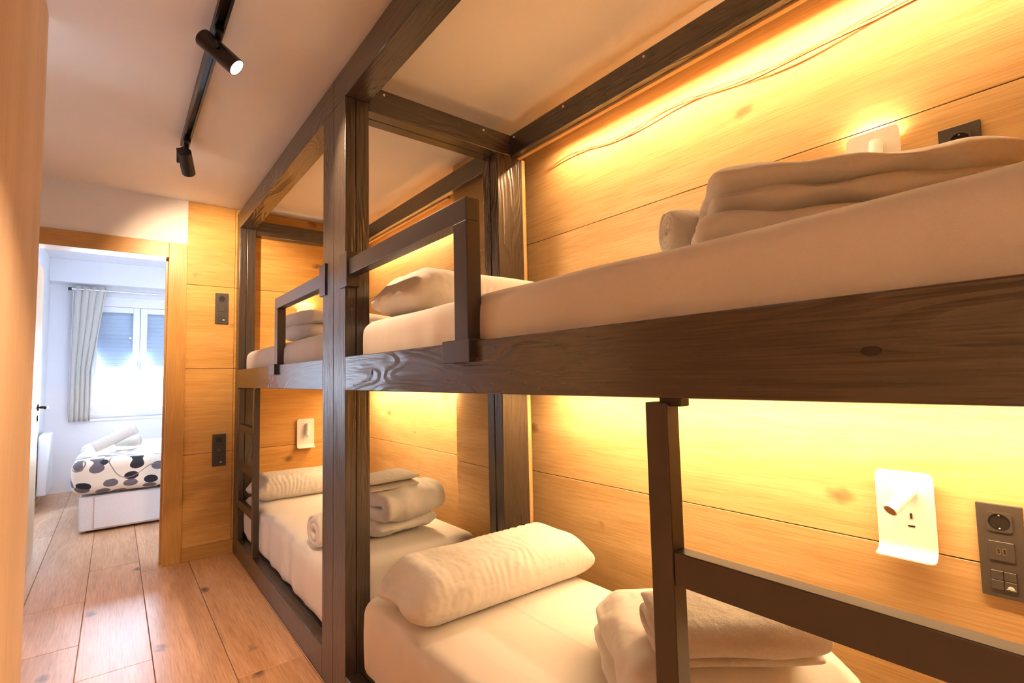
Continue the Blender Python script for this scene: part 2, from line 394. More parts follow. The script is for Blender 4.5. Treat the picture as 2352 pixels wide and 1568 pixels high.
# ---- end wall with the doorway
we = bmesh.new()
bmbox(we, (-.395, YE+.012, 0), (XW+.12, YE+.11, ZC)); bmbox(we, (-1.4, YE, 2.05), (-.395, YE+.11, ZC)); bmbox(we, (-1.4, YE, 0), (-1.145, YE+.11, 2.05))
bmbox(we, (-.395, YE, 2.133), (-.304, YE+.012, ZC))
we = struct(obj('wall_end', we, 'white', loc=(0, YE, 0)))
for z0, z1 in ROWS:
    box('panel', (-.304, YE, z0+.0015), (-.012, YE+.013, z1-.0015), 'oakX', we, bevel=.0012, seg=1)
    box('panel', (-.010, YE, z0+.0015), (XW, YE+.013, z1-.0015), 'oakX', we, bevel=.0012, seg=1)
struct(box('baseboard_end', (-.304, YE-.012, 0), (0, YE, .09), 'casingX', loc=(-.15, YE-.006, 0), bevel=.002))
# ---- left wall: pale laminate run that stops short, then a recess to the door
wl = struct(box('wall_left', (-1.0, -1.1, 0), (-.88, 2.476, ZC), 'laminate', loc=(-.94, .7, 0), bevel=.002))
bm = bmesh.new(); bmtube(bm, [(-.8785, 1.62, 2.30), (-.8775, 1.63, 2.17), (-.877, 1.637, 2.155), (-.877, 1.629, 2.142), (-.877, 1.641, 2.128), (-.877, 1.637, 2.112)], .0016, 6)  # squiggly crack in the wall surface, modelled as a thin raised tube
tag(obj('crack', bm, 'metal', loc=(-.8775, 1.63, 2.11)), 'short thin black crack, built as a raised tube, in the pale left wall', 'crack')
struct(box('wall_recess', (-1.42, 2.4, 0), (-1.30, YE+.11, ZC), 'white', loc=(-1.36, 3, 0)))
struct(box('wall_recess_side', (-1.42, 2.42, 0), (-1.0, 2.47, ZC), 'white', loc=(-1.2, 2.45, 0)))
struct(box('wall_back', (-1.1, -1.1, 0), (XW+.1, -1.0, ZC), 'white', loc=(0, -1.05, 0)))
struct(box('wall_bunk_end', (0.0, .08, 0), (XW, .10, ZC), 'oakX', loc=(.5, .09, 0)))

# ---- doorway: oak casing, open leaf
door = sempty('door_1', (-.75, YE, 0))
box('casing', (-.408, YE-.016, 0), (-.304, YE, 2.133), 'casing', door, bevel=.002)
box('casing', (-1.22, YE-.016, 2.03), (-.408, YE, 2.133), 'casingX', door, bevel=.002)
box('casing', (-1.22, YE-.016, 0), (-1.13, YE, 2.03), 'casing', door, bevel=.002)
box('lining', (-.408, YE, 0), (-.394, YE+.125, 2.045), 'casing', door)
box('lining', (-1.146, YE, 0), (-1.132, YE+.125, 2.045), 'casing', door)
box('lining', (-1.132, YE, 2.03), (-.408, YE+.125, 2.045), 'casingX', door)
box('door_stop', (-.420, YE+.05, 0), (-.408, YE+.075, 2.03), 'casing', door)
leaf = box('door_leaf', (-1.135, YE+.13, .012), (-1.095, YE+.86, 2.02), 'leaf', door, bevel=.002)
for z in (.25, 1.75):
    bm = bmesh.new(); bmcyl(bm, (-1.10, YE+.115, z), (-1.10, YE+.115, z+.10), .007, n=10); bmbox(bm, (-1.12, YE+.112, z), (-1.10, YE+.128, z+.10))
    obj('hinge', bm, 'metal', leaf)
bm = bmesh.new(); hy, hz = YE+.79, 1.035
bmcyl(bm, (-1.095, hy, hz), (-1.085, hy, hz), .025, n=20); bmcyl(bm, (-1.085, hy, hz), (-1.045, hy, hz), .009, n=12)
bmbox(bm, (-1.055, hy-.12, hz-.010), (-1.038, hy+.01, hz+.010), .004)
obj('door_handle', bm, 'metal', leaf)
bm = bmesh.new(); bmcyl(bm, (-1.095, hy, hz-.075), (-1.088, hy, hz-.075), .022, n=20); obj('lock_rose', bm, 'metal', leaf)

# ================================================================== BEDROOM BEHIND THE DOOR
ZB = 2.6; YF = 7.80; XBL = -1.27
struct(box('ceiling_bedroom', (-1.4, YE+.06, ZB), (1.9, YF+.1, ZB+.1), 'bedroomwall', loc=(0, 6, ZB)))
struct(box('wall_bedroom_left', (XBL-.12, YE+.11, 0), (XBL, YF, ZB), 'bedroomwall', loc=(XBL-.06, 6, 0)))
struct(box('wall_bedroom_right', (1.75, YE, 0), (1.9, YF, ZB), 'bedroomwall', loc=(1.8, 6, 0)))
struct(box('wall_bedroom_near', (-.39, YE+.111, 0), (1.75, YE+.14, ZB), 'bedroomwall', loc=(.7, YE+.12, 0)))
struct(box('wall_bedroom_above_door', (XBL, YE+.111, 2.05), (-.39, YE+.14, ZB), 'bedroomwall', loc=(-.8, YE+.12, 2.05)))
struct(box('baseboard_bedroom_left', (XBL, YE+1.0, 0), (XBL+.012, YF, .07), 'casing', loc=(XBL, 6, 0)))
WX0, WX1, WZ0, WZ1 = -.98, .55, .80, 2.23
bm = bmesh.new()
bmbox(bm, (XBL-.1, YF, 0), (1.9, YF+.15, WZ0)); bmbox(bm, (XBL-.1, YF, WZ1), (1.9, YF+.15, ZB)); bmbox(bm, (XBL-.1, YF, WZ0), (WX0, YF+.15, WZ1)); bmbox(bm, (WX1, YF, WZ0), (1.9, YF+.15, WZ1))
struct(obj('wall_bedroom_window', bm, 'bedroomwall', loc=(0, YF, 0)))
struct(box('trim_2', (XBL, 7.62, 2.34), (1.75, YF, ZB), 'bedroomwall', loc=(0, 7.7, 2.34), bevel=.004))
win = sempty('window_1', (-.2, YF+.05, WZ0))
fy0, fy1 = YF+.03, YF+.09
box('window_frame', (WX0, fy0, WZ0), (WX0+.06, fy1, WZ1), 'pvc', win, bevel=.004)
box('window_frame', (WX1-.06, fy0, WZ0), (WX1, fy1, WZ1), 'pvc', win, bevel=.004)
box('window_frame', (WX0+.06, fy0, WZ0), (WX1-.06, fy1, WZ0+.05), 'pvc', win, bevel=.004)
box('shutter_box', (WX0+.06, fy0-.02, 2.11), (WX1-.06, fy1, WZ1), 'pvc', win, bevel=.004)
box('window_sill', (WX0-.04, YF-.02, WZ0-.03), (WX1+.04, YF+.03, WZ0), 'pvc', win, bevel=.004)
for x0, x1 in ((WX0+.06, -.45), (-.45, WX1-.06)):
    s = bmesh.new(); a, b = fy0-.012, fy1-.02
    for p in (((x0+.002, a, .852), (x0+.07, b, 2.108)), ((x1-.07, a, .852), (x1-.002, b, 2.108)), ((x0+.07, a, .852), (x1-.07, b, .90)), ((x0+.07, a, 2.04), (x1-.07, b, 2.108))):
        bmbox(s, *p, .004)
    sash = obj('sash', s, 'pvc', win)
    box('pane', (x0+.07, fy0+.02, .90), (x1-.07, fy0+.026, 2.04), 'glass', sash)
bm = bmesh.new(); bmbox(bm, (-.47, fy0-.03, 1.40), (-.44, fy0-.012, 1.46), .003); bmbox(bm, (-.463, fy0-.05, 1.36), (-.447, fy0-.035, 1.45), .003); bmcyl(bm, (-.455, fy0-.045, 1.43), (-.455, fy0-.02, 1.43), .006, n=10)
obj('window_handle', bm, 'pvc', win)
sh = bpy.data.objects.new('roller_shutter', None); C.objects.link(sh); sh.parent = win; sh.empty_display_size = .05
for i in range(17):
    z = 1.395+.048*i; box('slat', (WX0+.01, YF+.105, z+.001), (WX1-.01, YF+.118, z+.0495), 'shutter', sh, bevel=.004, seg=2)
p = light('window_portal', 'AREA', ((WX0+WX1)/2, YF+.10, (WZ0+1.395)/2), (0, -1, 0), 1.0, (1, 1, 1), shape='RECTANGLE', size=WX1-WX0, size_y=1.395-WZ0)
p.data.cycles.is_portal = True
# curtain, rod, radiator, picture
rod = thing('curtain_rod', 'thin grey curtain rod above the bedroom window', 'curtain rod', (-.2, 7.70, 2.275))
bm = bmesh.new(); bmcyl(bm, (-1.085, 7.70, 2.275), (.7, 7.70, 2.275), .010, n=12); obj('pole', bm, 'chrome', rod)
bm = bmesh.new(); bmcyl(bm, (-1.115, 7.70, 2.275), (-1.085, 7.70, 2.275), .018, n=14); obj('finial', bm, 'metal', rod)
for x in (-.80, .5):
    bm = bmesh.new(); bmcyl(bm, (x, 7.70, 2.275), (x, 7.80, 2.275), .007, n=10); bmcyl(bm, (x, 7.795, 2.275), (x, 7.80, 2.275), .02, n=12); obj('bracket', bm, 'metal', rod)
bm = bmesh.new(); nu, nv = 80, 24; grid = []
for j in range(nv+1):
    fz = j/nv; z = 2.315-1.535*fz; row = []
    for i in range(nu+1):
        s = i/nu
        wdt = .30-.11*min(1, fz*1.6); xx = -1.075+s*wdt
        yy = 7.70+.028*math.sin(s*2*pi*4.5+.4)*(0.7+.5*fz)+.006*nz3(s*6, z*2, 1)
        row.append((xx+.008*math.sin(s*2*pi*9), yy, z))
    grid.append(row)
for off in (0, .003):
    vv = [[bm.verts.new((x, y+off, z)) for x, y, z in r] for r in grid]
    for j in range(nv):
        for i in range(nu): bm.faces.new((vv[j][i], vv[j][i+1], vv[j+1][i+1], vv[j+1][i]))
    if off == 0: v0 = vv
for j in range(nv):
    for i in (0, nu): bm.faces.new((v0[j][i], v0[j+1][i], vv[j+1][i], vv[j][i]))
for i in range(nu):
    for j in (0, nv): bm.faces.new((v0[j][i], v0[j][i+1], vv[j][i+1], vv[j][i]))
tag(obj('curtain', bm, 'curtain', loc=(-.95, 7.7, .78), smooth=True), 'beige pleated curtain gathered at the left of the bedroom window', 'curtain')
rad = thing('radiator', 'white panel radiator on the bedroom wall beside the open door', 'radiator', (-1.22, 7.2, .10))
box('panel', (-1.245, 6.95, .12), (-1.175, 7.52, .70), 'pvc', rad, bevel=.014)
box('top_grille', (-1.238, 6.97, .695), (-1.182, 7.50, .706), 'pvc', rad, bevel=.002)
box('bracket', (-1.27, 7.2, .3), (-1.24, 7.24, .6), 'pvc', rad)
pic = thing('picture', 'small unframed blue and white print on the bedroom side wall', 'picture', (XBL, 6.6, 1.5))
box('canvas', (XBL, 6.35, 1.62), (XBL+.02, 6.85, 2.02), plain('picture_print', (.42, .55, .72), .7, bscale=7), pic, bevel=.002)
box('canvas', (XBL, 6.35, 1.50), (XBL+.02, 6.85, 1.617), plain('picture_print_white', (.8, .82, .85), .7, bscale=9), pic, bevel=.002)

# ---- bedroom bed
bed = thing('bed', 'white platform bed in the bedroom beyond the doorway', 'bed', (.1, 6.3, 0))
box('bed_base', (-.875, 5.56, .02), (1.15, 7.05, .295), 'bedbase', bed, bevel=.012)
box('base_panel', (-.78, 5.548, .035), (1.1, 5.562, .285), 'bedbase', bed, bevel=.004)
for x in (-.8, 1.0):
    for y in (5.65, 6.95): box('foot', (x-.03, y-.03, 0), (x+.03, y+.03, .03), 'slot', bed)
bm = rbox((2.0, 1.46, .2), .05, (20, 16, 6)); place(bm, (.13, 6.30, .295)); obj('mattress', bm, 'mattside', bed, smooth=True)
def dv(p, u):
    q = p.copy(); q.z += .010*nz3(p.x*4, p.y*4, 2)
    if abs(p.y+.80) < .05 or p.x < -.97:
        q.y += .012*nz3(p.x*7, p.z*3, 5); q.z += .018*nz3(p.x*3, 9, 1)*(1-u[2])
    return q
bm = rbox((2.10, 1.62, .27), .07, (60, 46, 14), dv)
for v in [v for v in bm.verts if v.co.z < .015 and abs(v.co.x) < .98 and abs(v.co.y) < .74]: v.co.z = .20
place(bm, (.12, 6.305, .315))
tag(obj('bed_duvet', bm, 'print', loc=(.12, 6.3, .315), smooth=True), 'cream duvet printed with black and grey leaves on the bedroom bed', 'duvet')
for i, (px, py, pz, rz, ry, ln, nm) in enumerate(((-.56, 6.24, .600, -.45, 0, .20, 'short white towel roll lying on the printed bedroom duvet'), (-.635, 6.10, .605, .08, -.45, .34, 'long white towel roll propped across the shorter roll on the bed'))):
    bm = ribbon(spiral(.055, .017, 3), .017, ln, 10, .0015, seed=i)
    place(bm, (px, py, pz+(.050 if i else 0)), rz, 0, ry)
    tag(obj('towel_roll', bm, 'towel', loc=(px, py, pz), smooth=True), nm, 'towel', 'towel rolls on the bedroom bed')

# ================================================================== BUNK BEDS
ZT0, ZT1 = 2.28, 2.403; ZX0, ZX1 = 2.25, 2.355; ZB0, ZB1 = 1.141, 1.267
def posts(root, x0, x1, y0, y1, z1, mat='blkZ', split=True):
    bm = bmesh.new()
    if split:
        xm = x0+(x1-x0)*.44
        bmbox(bm, (x0, y0, 0), (xm-.001, y1, z1), .003); bmbox(bm, (xm+.001, y0+.001, 0), (x1, y1, z1), .003)
    else: bmbox(bm, (x0, y0, 0), (x1, y1, z1), .003)
    return obj('post', bm, mat, root)
def caps(root, parent, pts, ax):
    for p in pts:
        bm = bmesh.new(); d = Vector((-.003, 0, 0)) if ax == 'x' else Vector((0, -.003, 0))
        bmcyl(bm, Vector(p)-d*.3, Vector(p)+d, .0055, .004, n=10); obj('screw_cap', bm, 'capw', parent)
def bunk(label, y0, y1, mid_first, group):
    """y0..y1: whole length; mid_first: True when the joint between the bunks is at y0"""
    root = thing('bunk_bed', label, 'bunk bed', ((.5), (y0+y1)/2, 0), group)
    if mid_first: mf = (YMM, YM1); ef = (4.178, YE-.002); mb = (2.155, 2.21); eb = (4.20, YE-.002); my = YM1
    else: mf = (YM0, YMM-.001); ef = (.12, .22); mb = (YM0, 2.15); eb = (.12, .2); my = YM0
    posts(root, 0, .096, *mf, ZT0); posts(root, 0, .104, *ef, ZT0)
    posts(root, .732, .884, *mb, ZX0, split=False); posts(root, .80, .884, *eb, ZX0, split=False)
    ya, yb = (mf[0], ef[1]) if mid_first else (ef[0], mf[1])
    box('top_beam', (0, ya, ZT0), (.096, yb, ZT1), 'blkY', root, bevel=.003)
    bya, byb = (mb[0], eb[1]) if mid_first else (eb[0], mb[1])
    tb = box('top_beam', (.815, bya, ZX0), (.850, byb, ZX1), 'blkY', root, bevel=.003)
    ba, bb = (bya+.06, byb-.1) if mid_first else (bya, YM0-.001)
    if mid_first: box('batten', (.851, 2.745, 2.243), (.872, bb, 2.31), 'batten', root, bevel=.002)
    else: box('batten', (.851, ba, 2.243), (.872, bb, 2.31), 'batten', root, bevel=.002)
    cb = box('cross_beam', (.096, mb[0], ZX0), (.815, mb[1], ZX1), 'blkX', root, bevel=.003)
    box('cross_beam', (.096, eb[0], ZX0), (.815, eb[1], ZX1), 'blkX', root, bevel=.003)
    if not mid_first:
        box('batten', (.8845, YM0+.003, .15), (.906, YM0+.035, ZX0), 'batten', root, bevel=.002)
        caps(root, cb, [(.16, YM0, 2.335), (.655, YM0, 2.335)], 'y')
        caps(root, tb, [(.815, 2.06, 2.335), (.815, 1.72, 2.335), (.815, 1.30, 2.335), (.815, .9, 2.335)], 'x')
    # bed sides and bases
    sa, sb = (mf[1]-.001, ef[0]+.001) if mid_first else (ef[1]-.001, mf[0]+.001)
    side = box('side_beam', (0, sa, ZB0), (.041, sb, ZB1), 'blkY', root, bevel=.003)
    if not mid_first:
        for yy, zz, a, b in ((1.84, 1.203, .007, .010), (.43, 1.200, .011, .006)):
            bm = bmesh.new(); bmcyl(bm, (.001, 0, 0), (-.0008, 0, 0), 1, .92, n=20)
            bmesh.ops.transform(bm, matrix=Matrix.Translation((0, yy, zz)) @ Matrix.Diagonal((1, a, b, 1)), verts=bm.verts[:]); obj('knot', bm, 'slot', side)
    box('side_beam', (.886, sa+.02, ZB0), (.925, sb-.02, ZB1-.05), 'blkY', root, bevel=.003)
    box('bed_base', (.042, sa+.02, 1.150), (.885, sb-.02, 1.185), 'blksmooth', root)
    box('bottom_rail', (0, sa, 0), (.055, sb, .12), 'blkY', root, bevel=.003)
    box('bed_base', (.055, sa, .07), (.90, sb, .125), 'blksmooth', root)
    # guard rail next to the joint, ladder at the other end
    gr = bpy.data.objects.new('guard_rail', None); C.objects.link(gr); gr.parent = root; gr.empty_display_size = .05
    if mid_first: u0, u1, r0, r1, k0, k1 = 3.110, 3.172, my-.001, 3.172, my-.045, my+.03
    else: u0, u1, r0, r1, k0, k1 = 1.261, 1.323, 1.261, my+.001, my-.03, my+.052
    box('rail', (.003, r0, 1.573), (.045, r1, 1.632), 'blksmooth', gr, bevel=.002)
    box('upright', (.003, u0, 1.262), (.045, u1, 1.573), 'blksmooth', gr, bevel=.002)
    box('foot_block', (-.018, u0-.035 if not mid_first else u0-.028, 1.216), (.0455, u1+.028, 1.272), 'blksmooth', gr, bevel=.002)
    box('post_bracket', (-.006, k0, 1.530), (.047, k1, 1.662), 'blksmooth', gr, bevel=.002)
    ld = bpy.data.objects.new('ladder', None); C.objects.link(ld); ld.parent = root; ld.empty_display_size = .05
    l0, l1 = ((3.643, 3.695), (4.118, 4.170)) if mid_first else ((.215, .255), (.704, .744))
    for a, b in (l0, l1): box('upright', (0.001, a, .12), (.034, b, 1.134), 'blksmooth', ld, bevel=.002)
    for zt in ((.895, .640, .385) if mid_first else (.908, .645, .385)): box('rung', (.003, l0[1], zt-.05), (.032, l1[0], zt), 'blksmooth', ld, bevel=.002)
    box('ladder_hook', (.008, l1[0]-.02 if not mid_first else l0[0], 1.128), (.034, l1[0]+.018 if not mid_first else l0[0]+.03, 1.146), 'metal', ld, bevel=.002)
    return root
bunk('near black timber bunk bed in the foreground with ladder at the right', .12, YMM, False, 'black bunk beds')
bunk('far black timber bunk bed standing against the end wall by the doorway', YMM, YE, True, 'black bunk beds')

# ---- warm LED strips hidden behind the beams
def led(label, y0, y1, x, z, watts, tilt=-.05):
    t = thing('led_strip', label, 'light strip', (x, (y0+y1)/2, z), 'warm light strips along the bunk wall')
    box('profile', (x-.010, y0, z+.002), (x+.010, y1, z+.010), 'sock', t)
    box('diffuser', (x-.006, y0, z), (x+.006, y1, z+.0025), 'led', t)
    light('strip_light', 'AREA', (x, (y0+y1)/2, z-.002), (tilt, 0, -.9), watts*(y1-y0), LED_COL, t, yax=(0, 1, 0), shape='RECTANGLE', size=.012, size_y=y1-y0)
    return t
led('light strip over the near upper bunk, tucked behind the back beam', .14, 1.94, .900, 2.275, LED_UP, .06)
led('light strip over the far upper bunk, tucked behind the back beam', 2.86, 4.18, .900, 2.275, LED_UP, .06)
led('light strip under the near upper bed along the back wall', .14, 1.98, .862, 1.128, LED_LOW, .12)
led('light strip under the far upper bed along the back wall', 2.76, 4.18, .862, 1.128, LED_LOW, .12)
bm = bmesh.new(); pts = []
for i in range(61):
    s = i/60; y = 2.02-1.75*s
    pts.append((.985, y, 2.205-.030*math.sin(s*pi*1.0)+.012*math.sin(s*17)+.02*(s > .0)*math.sin(s*5)))
bmtube(bm, pts, .0022, 6); pts2 = [(x+.008, y, z+.010*math.sin(i*.35)) for i, (x, y, z) in enumerate(pts)]
cab = tag(obj('cable', bm, 'batten', loc=(.985, 1.1, 2.17)), 'thin loose cable drooping along the wall below the near light strip', 'cable')
bm = bmesh.new(); bmtube(bm, pts2, .0016, 6); obj('second_core', bm, 'batten', cab)

# ---- mattresses
def mattress(label, x0, x1, y0, y1, z0, z1, seed, skirt=False, crease=None):
    sx, sy, sz = x1-x0, y1-y0, z1-z0
    def fn(p, u):
        q = p.copy(); X, Y, Z = p.x+seed, p.y+seed, p.z
        side = 1-min(1, (p.x+sx/2)/.05)            # front face folds hang down
        if side > 0:
            fold = .010*nz3(Y*9, Z*1.2, seed)+.005*nz3(Y*23, Z*2, seed+3)
            q.x += side*(fold-.006*math.sin(u[2]*pi))
            if skirt and u[2] < .3: q.z += .03*(1-u[2]/.3)*nz3(Y*5, 1, seed)
        edge = min(1, min(p.x+sx/2, sx/2-p.x)/.12)
        q.z += u[2]*(.004*nz3(X*5, Y*3, 2)+.010*max(0, edge)-.006)
        if crease is not None and u[2] == 1: q.z += .0022*math.exp(-((p.x-crease-.02*nz3(Y*1.3, 3, seed))/.006)**2)
        return q
    bm = rbox((sx, sy, sz), .045, (110 if crease is not None else 30, 90, 12), fn); place(bm, ((x0+x1)/2, (y0+y1)/2, z0))
    return tag(obj('mattress', bm, 'sheet', loc=((x0+x1)/2, (y0+y1)/2, z0), smooth=True), label, 'mattress', 'sheeted bunk mattresses')
mattress('mattress in white sheet on the near upper bunk', .044, .84, .24, 2.045, 1.186, 1.400, 1.0)
mattress('mattress in white sheet on the far upper bunk', .044, .84, 2.40, 4.14, 1.186, 1.400, 5.0)
mattress('mattress in white sheet on the near lower bunk', .042, .79, .24, 2.045, .126, .400, 9.0, True, -.01)
mattress('mattress in white sheet on the far lower bunk', .042, .79, 2.40, 4.16, .126, .400, 13.0, True)

# ---- pillows
def bolster(label, cx, cy, z, ln, wd, ht, rz, seed):
    def fn(p, u):
        q = p.copy(); s = abs(p.x)/(ln/2); e = max(0, (s-.70)/.30); sg = 1 if p.x > 0 else -1
        e = e*e*(3-2*e) if e < 1 else 1
        cc = min(1, abs(p.y)/(wd/2)); zc = ht*.40
        q.z = zc+(p.z-zc)*(1-.62*e)-.022*e*cc*cc
        q.y = p.y*(1-.06*e+.05*e*cc*cc)
        q.x += sg*e*(.030*cc*cc-.020)                              # soft corner ears
        w = nz3(p.x*5, p.z*6, seed); f = max(0, nz3(p.x*3.2, p.z*4+p.y*2, seed+2)+.30)
        pl = math.sin(p.x*210+7*nz3(p.x*7, p.y*9+p.z*9, seed))*.0016*f
        puck = max(0, nz3(p.y*26, p.z*26, seed+5))*.010*e
        if p.z > .02:
            q.z += pl+.006*nz3(p.x*6, p.y*9, seed+1)-puck; q.y += (-1 if p.y < 0 else 1)*(pl*1.4)+.004*w
        return q
    bm = rbox((ln, wd, ht), ht*.48, (180, 22, 14), fn); place(bm, (cx, cy, z), rz)
    zmin = min(v.co.z for v in bm.verts); bmesh.ops.translate(bm, verts=bm.verts[:], vec=(0, 0, z-zmin))
    return tag(obj('bolster_pillow', bm, 'pillow', loc=(cx, cy, z), smooth=True), label, 'pillow', 'long bolster pillows')
bolster('long white bolster pillow on the near lower bunk mattress', .435, 1.775, .402, .82, .33, .165, -.02, 2.0)
bolster('long white bolster pillow on the far lower bunk mattress', .39, 3.93, .402, .74, .30, .16, .0, 6.0)
bolster('long white bolster pillow behind the guard rail on the near upper bunk', .45, 1.868, 1.404, .80, .34, .160, .0, 4.0)

# ---- folded duvets and towels
def folded(name, label, cat, path, t, ln, nseg, loc, rz, amp, mat, group=None, seed=0, freq=9.0, ry=0.0, rx=0.0, sub=1):
    bm = ribbon(path, t, ln, nseg, amp, freq, seed)
    place(bm, loc, rz, rx, ry); zmin = min(v.co.z for v in bm.verts); bmesh.ops.translate(bm, verts=bm.verts[:], vec=(0, 0, loc[2]-zmin))
    o = obj(name, bm, mat, loc=loc, smooth=True)
    if sub:
        md = o.modifiers.new('soft', 'SUBSURF'); md.levels = sub; md.render_levels = sub
    return tag(o, label, cat, group)
DG = 'folded white duvets on the bunks'
def ridge(x, y, z): return (1-abs(nz3(x, y, z))*2.2)
def bundle(label, size, r, loc, rz, seed, amp=.015, slope=0.0):
    """soft folded duvet: domed block with a fold line round its sides and gathered wrinkles"""
    sx, sy, sz = size
    def fn(p, u):
        q = p.copy(); c = Vector((0, 0, sz*.4)); d = (p-c); d = d.normalized() if d.length else Vector((0, 0, 1))
        rad = min(1, max(abs(p.x)/(sx/2), abs(p.y)/(sy/2)))
        dome = (1-rad**2.4)*.035*u[2]
        side = max(0, rad-.72)/.28
        w = amp*ridge(p.x*7+seed, p.y*3.2, p.z*16)*(.35+.65*side)+amp*.5*ridge(p.x*15, p.y*6+seed, p.z*22)*side+amp*.5*nz3(p.x*5, p.y*5, seed)
        fold = -.020*side*math.exp(-((p.z-sz*.50-.012*nz3(p.x*4, p.y*4, seed))/.010)**2)
        q += d*(w+fold); q.z += dome; q.z *= 1+slope*p.x/(sx/2)
        q.z = max(q.z, 0)
        return q
    bm = rbox(size, r, (64, 60, 24), fn); place(bm, loc, rz)
    return tag(obj('folded_duvet', bm, 'duvet', loc=loc, smooth=True), label, 'duvet', DG)
bundle('white duvet folded in a plump heap on the near lower bunk under a towel', (.50, .46, .150), .07, (.50, .955, .402), math.radians(-40), 4.0)
folded('folded_towel', 'thick white terry towel folded on the near lower bunk duvet', 'towel', zigzag(.21, .036, 3, gap=.95), .038, .33, 20, (.375, .835, .580), math.radians(-39), .003, 'towel', None, 8)
folded('folded_duvet', 'white duvet stacked in layers on the far lower bunk', 'duvet', zigzag(.40, .075, 3, gap=.98), .080, .36, 26, (.46, 2.70, .404), math.radians(12), .014, 'duvet', DG, 12, 12.0)
folded('folded_towel', 'white towel folded flat on the stacked duvet in the far lower bunk', 'towel', zigzag(.22, .036, 2), .038, .28, 16, (.40, 2.62, .634), math.radians(5), .003, 'towel', None, 15)
folded('rolled_blanket', 'white blanket rolled up at the front of the far lower bunk', 'blanket', spiral(.098, .048, 2.2, flat=.92), .046, .19, 14, (.155, 2.68, .402), math.radians(6), .004, 'duvet', None, 18)
ud = thing('folded_duvet', 'white duvet folded in a long bundle on the near upper bunk', 'duvet', (.46, .60, 1.404), DG)
bm = ribbon([(-.16+.43*i/12, .04) for i in range(13)], .080, .56, 30, .008, 9.0, 22.0); place(bm, (.46, .60, 1.404), math.radians(-52)); o = obj('lower_layer', bm, 'duvet', ud, smooth=True)
o.modifiers.new('soft', 'SUBSURF').render_levels = 1
bm = ribbon(zigzag(.24, .048, 2, gap=.95), .058, .53, 30, .010, 9.0, 31.0); place(bm, (.455, .575, 1.486), math.radians(-52)); o = obj('upper_layer', bm, 'duvet', ud, smooth=True)
o.modifiers.new('soft', 'SUBSURF').render_levels = 1
folded('towel_roll', 'white towel rolled up beside the duvet on the near upper bunk', 'towel', spiral(.064, .020, 3.2), .020, .22, 12, (.458, .876, 1.464), math.radians(-35), .002, 'towel', None, 25)
folded('folded_duvet', 'white duvet folded up behind the guard rail of the far upper bunk', 'duvet', zigzag(.42, .085, 2, gap=.95), .092, .62, 22, (.45, 3.30, 1.404), math.radians(10), .008, 'duvet', DG, 28)

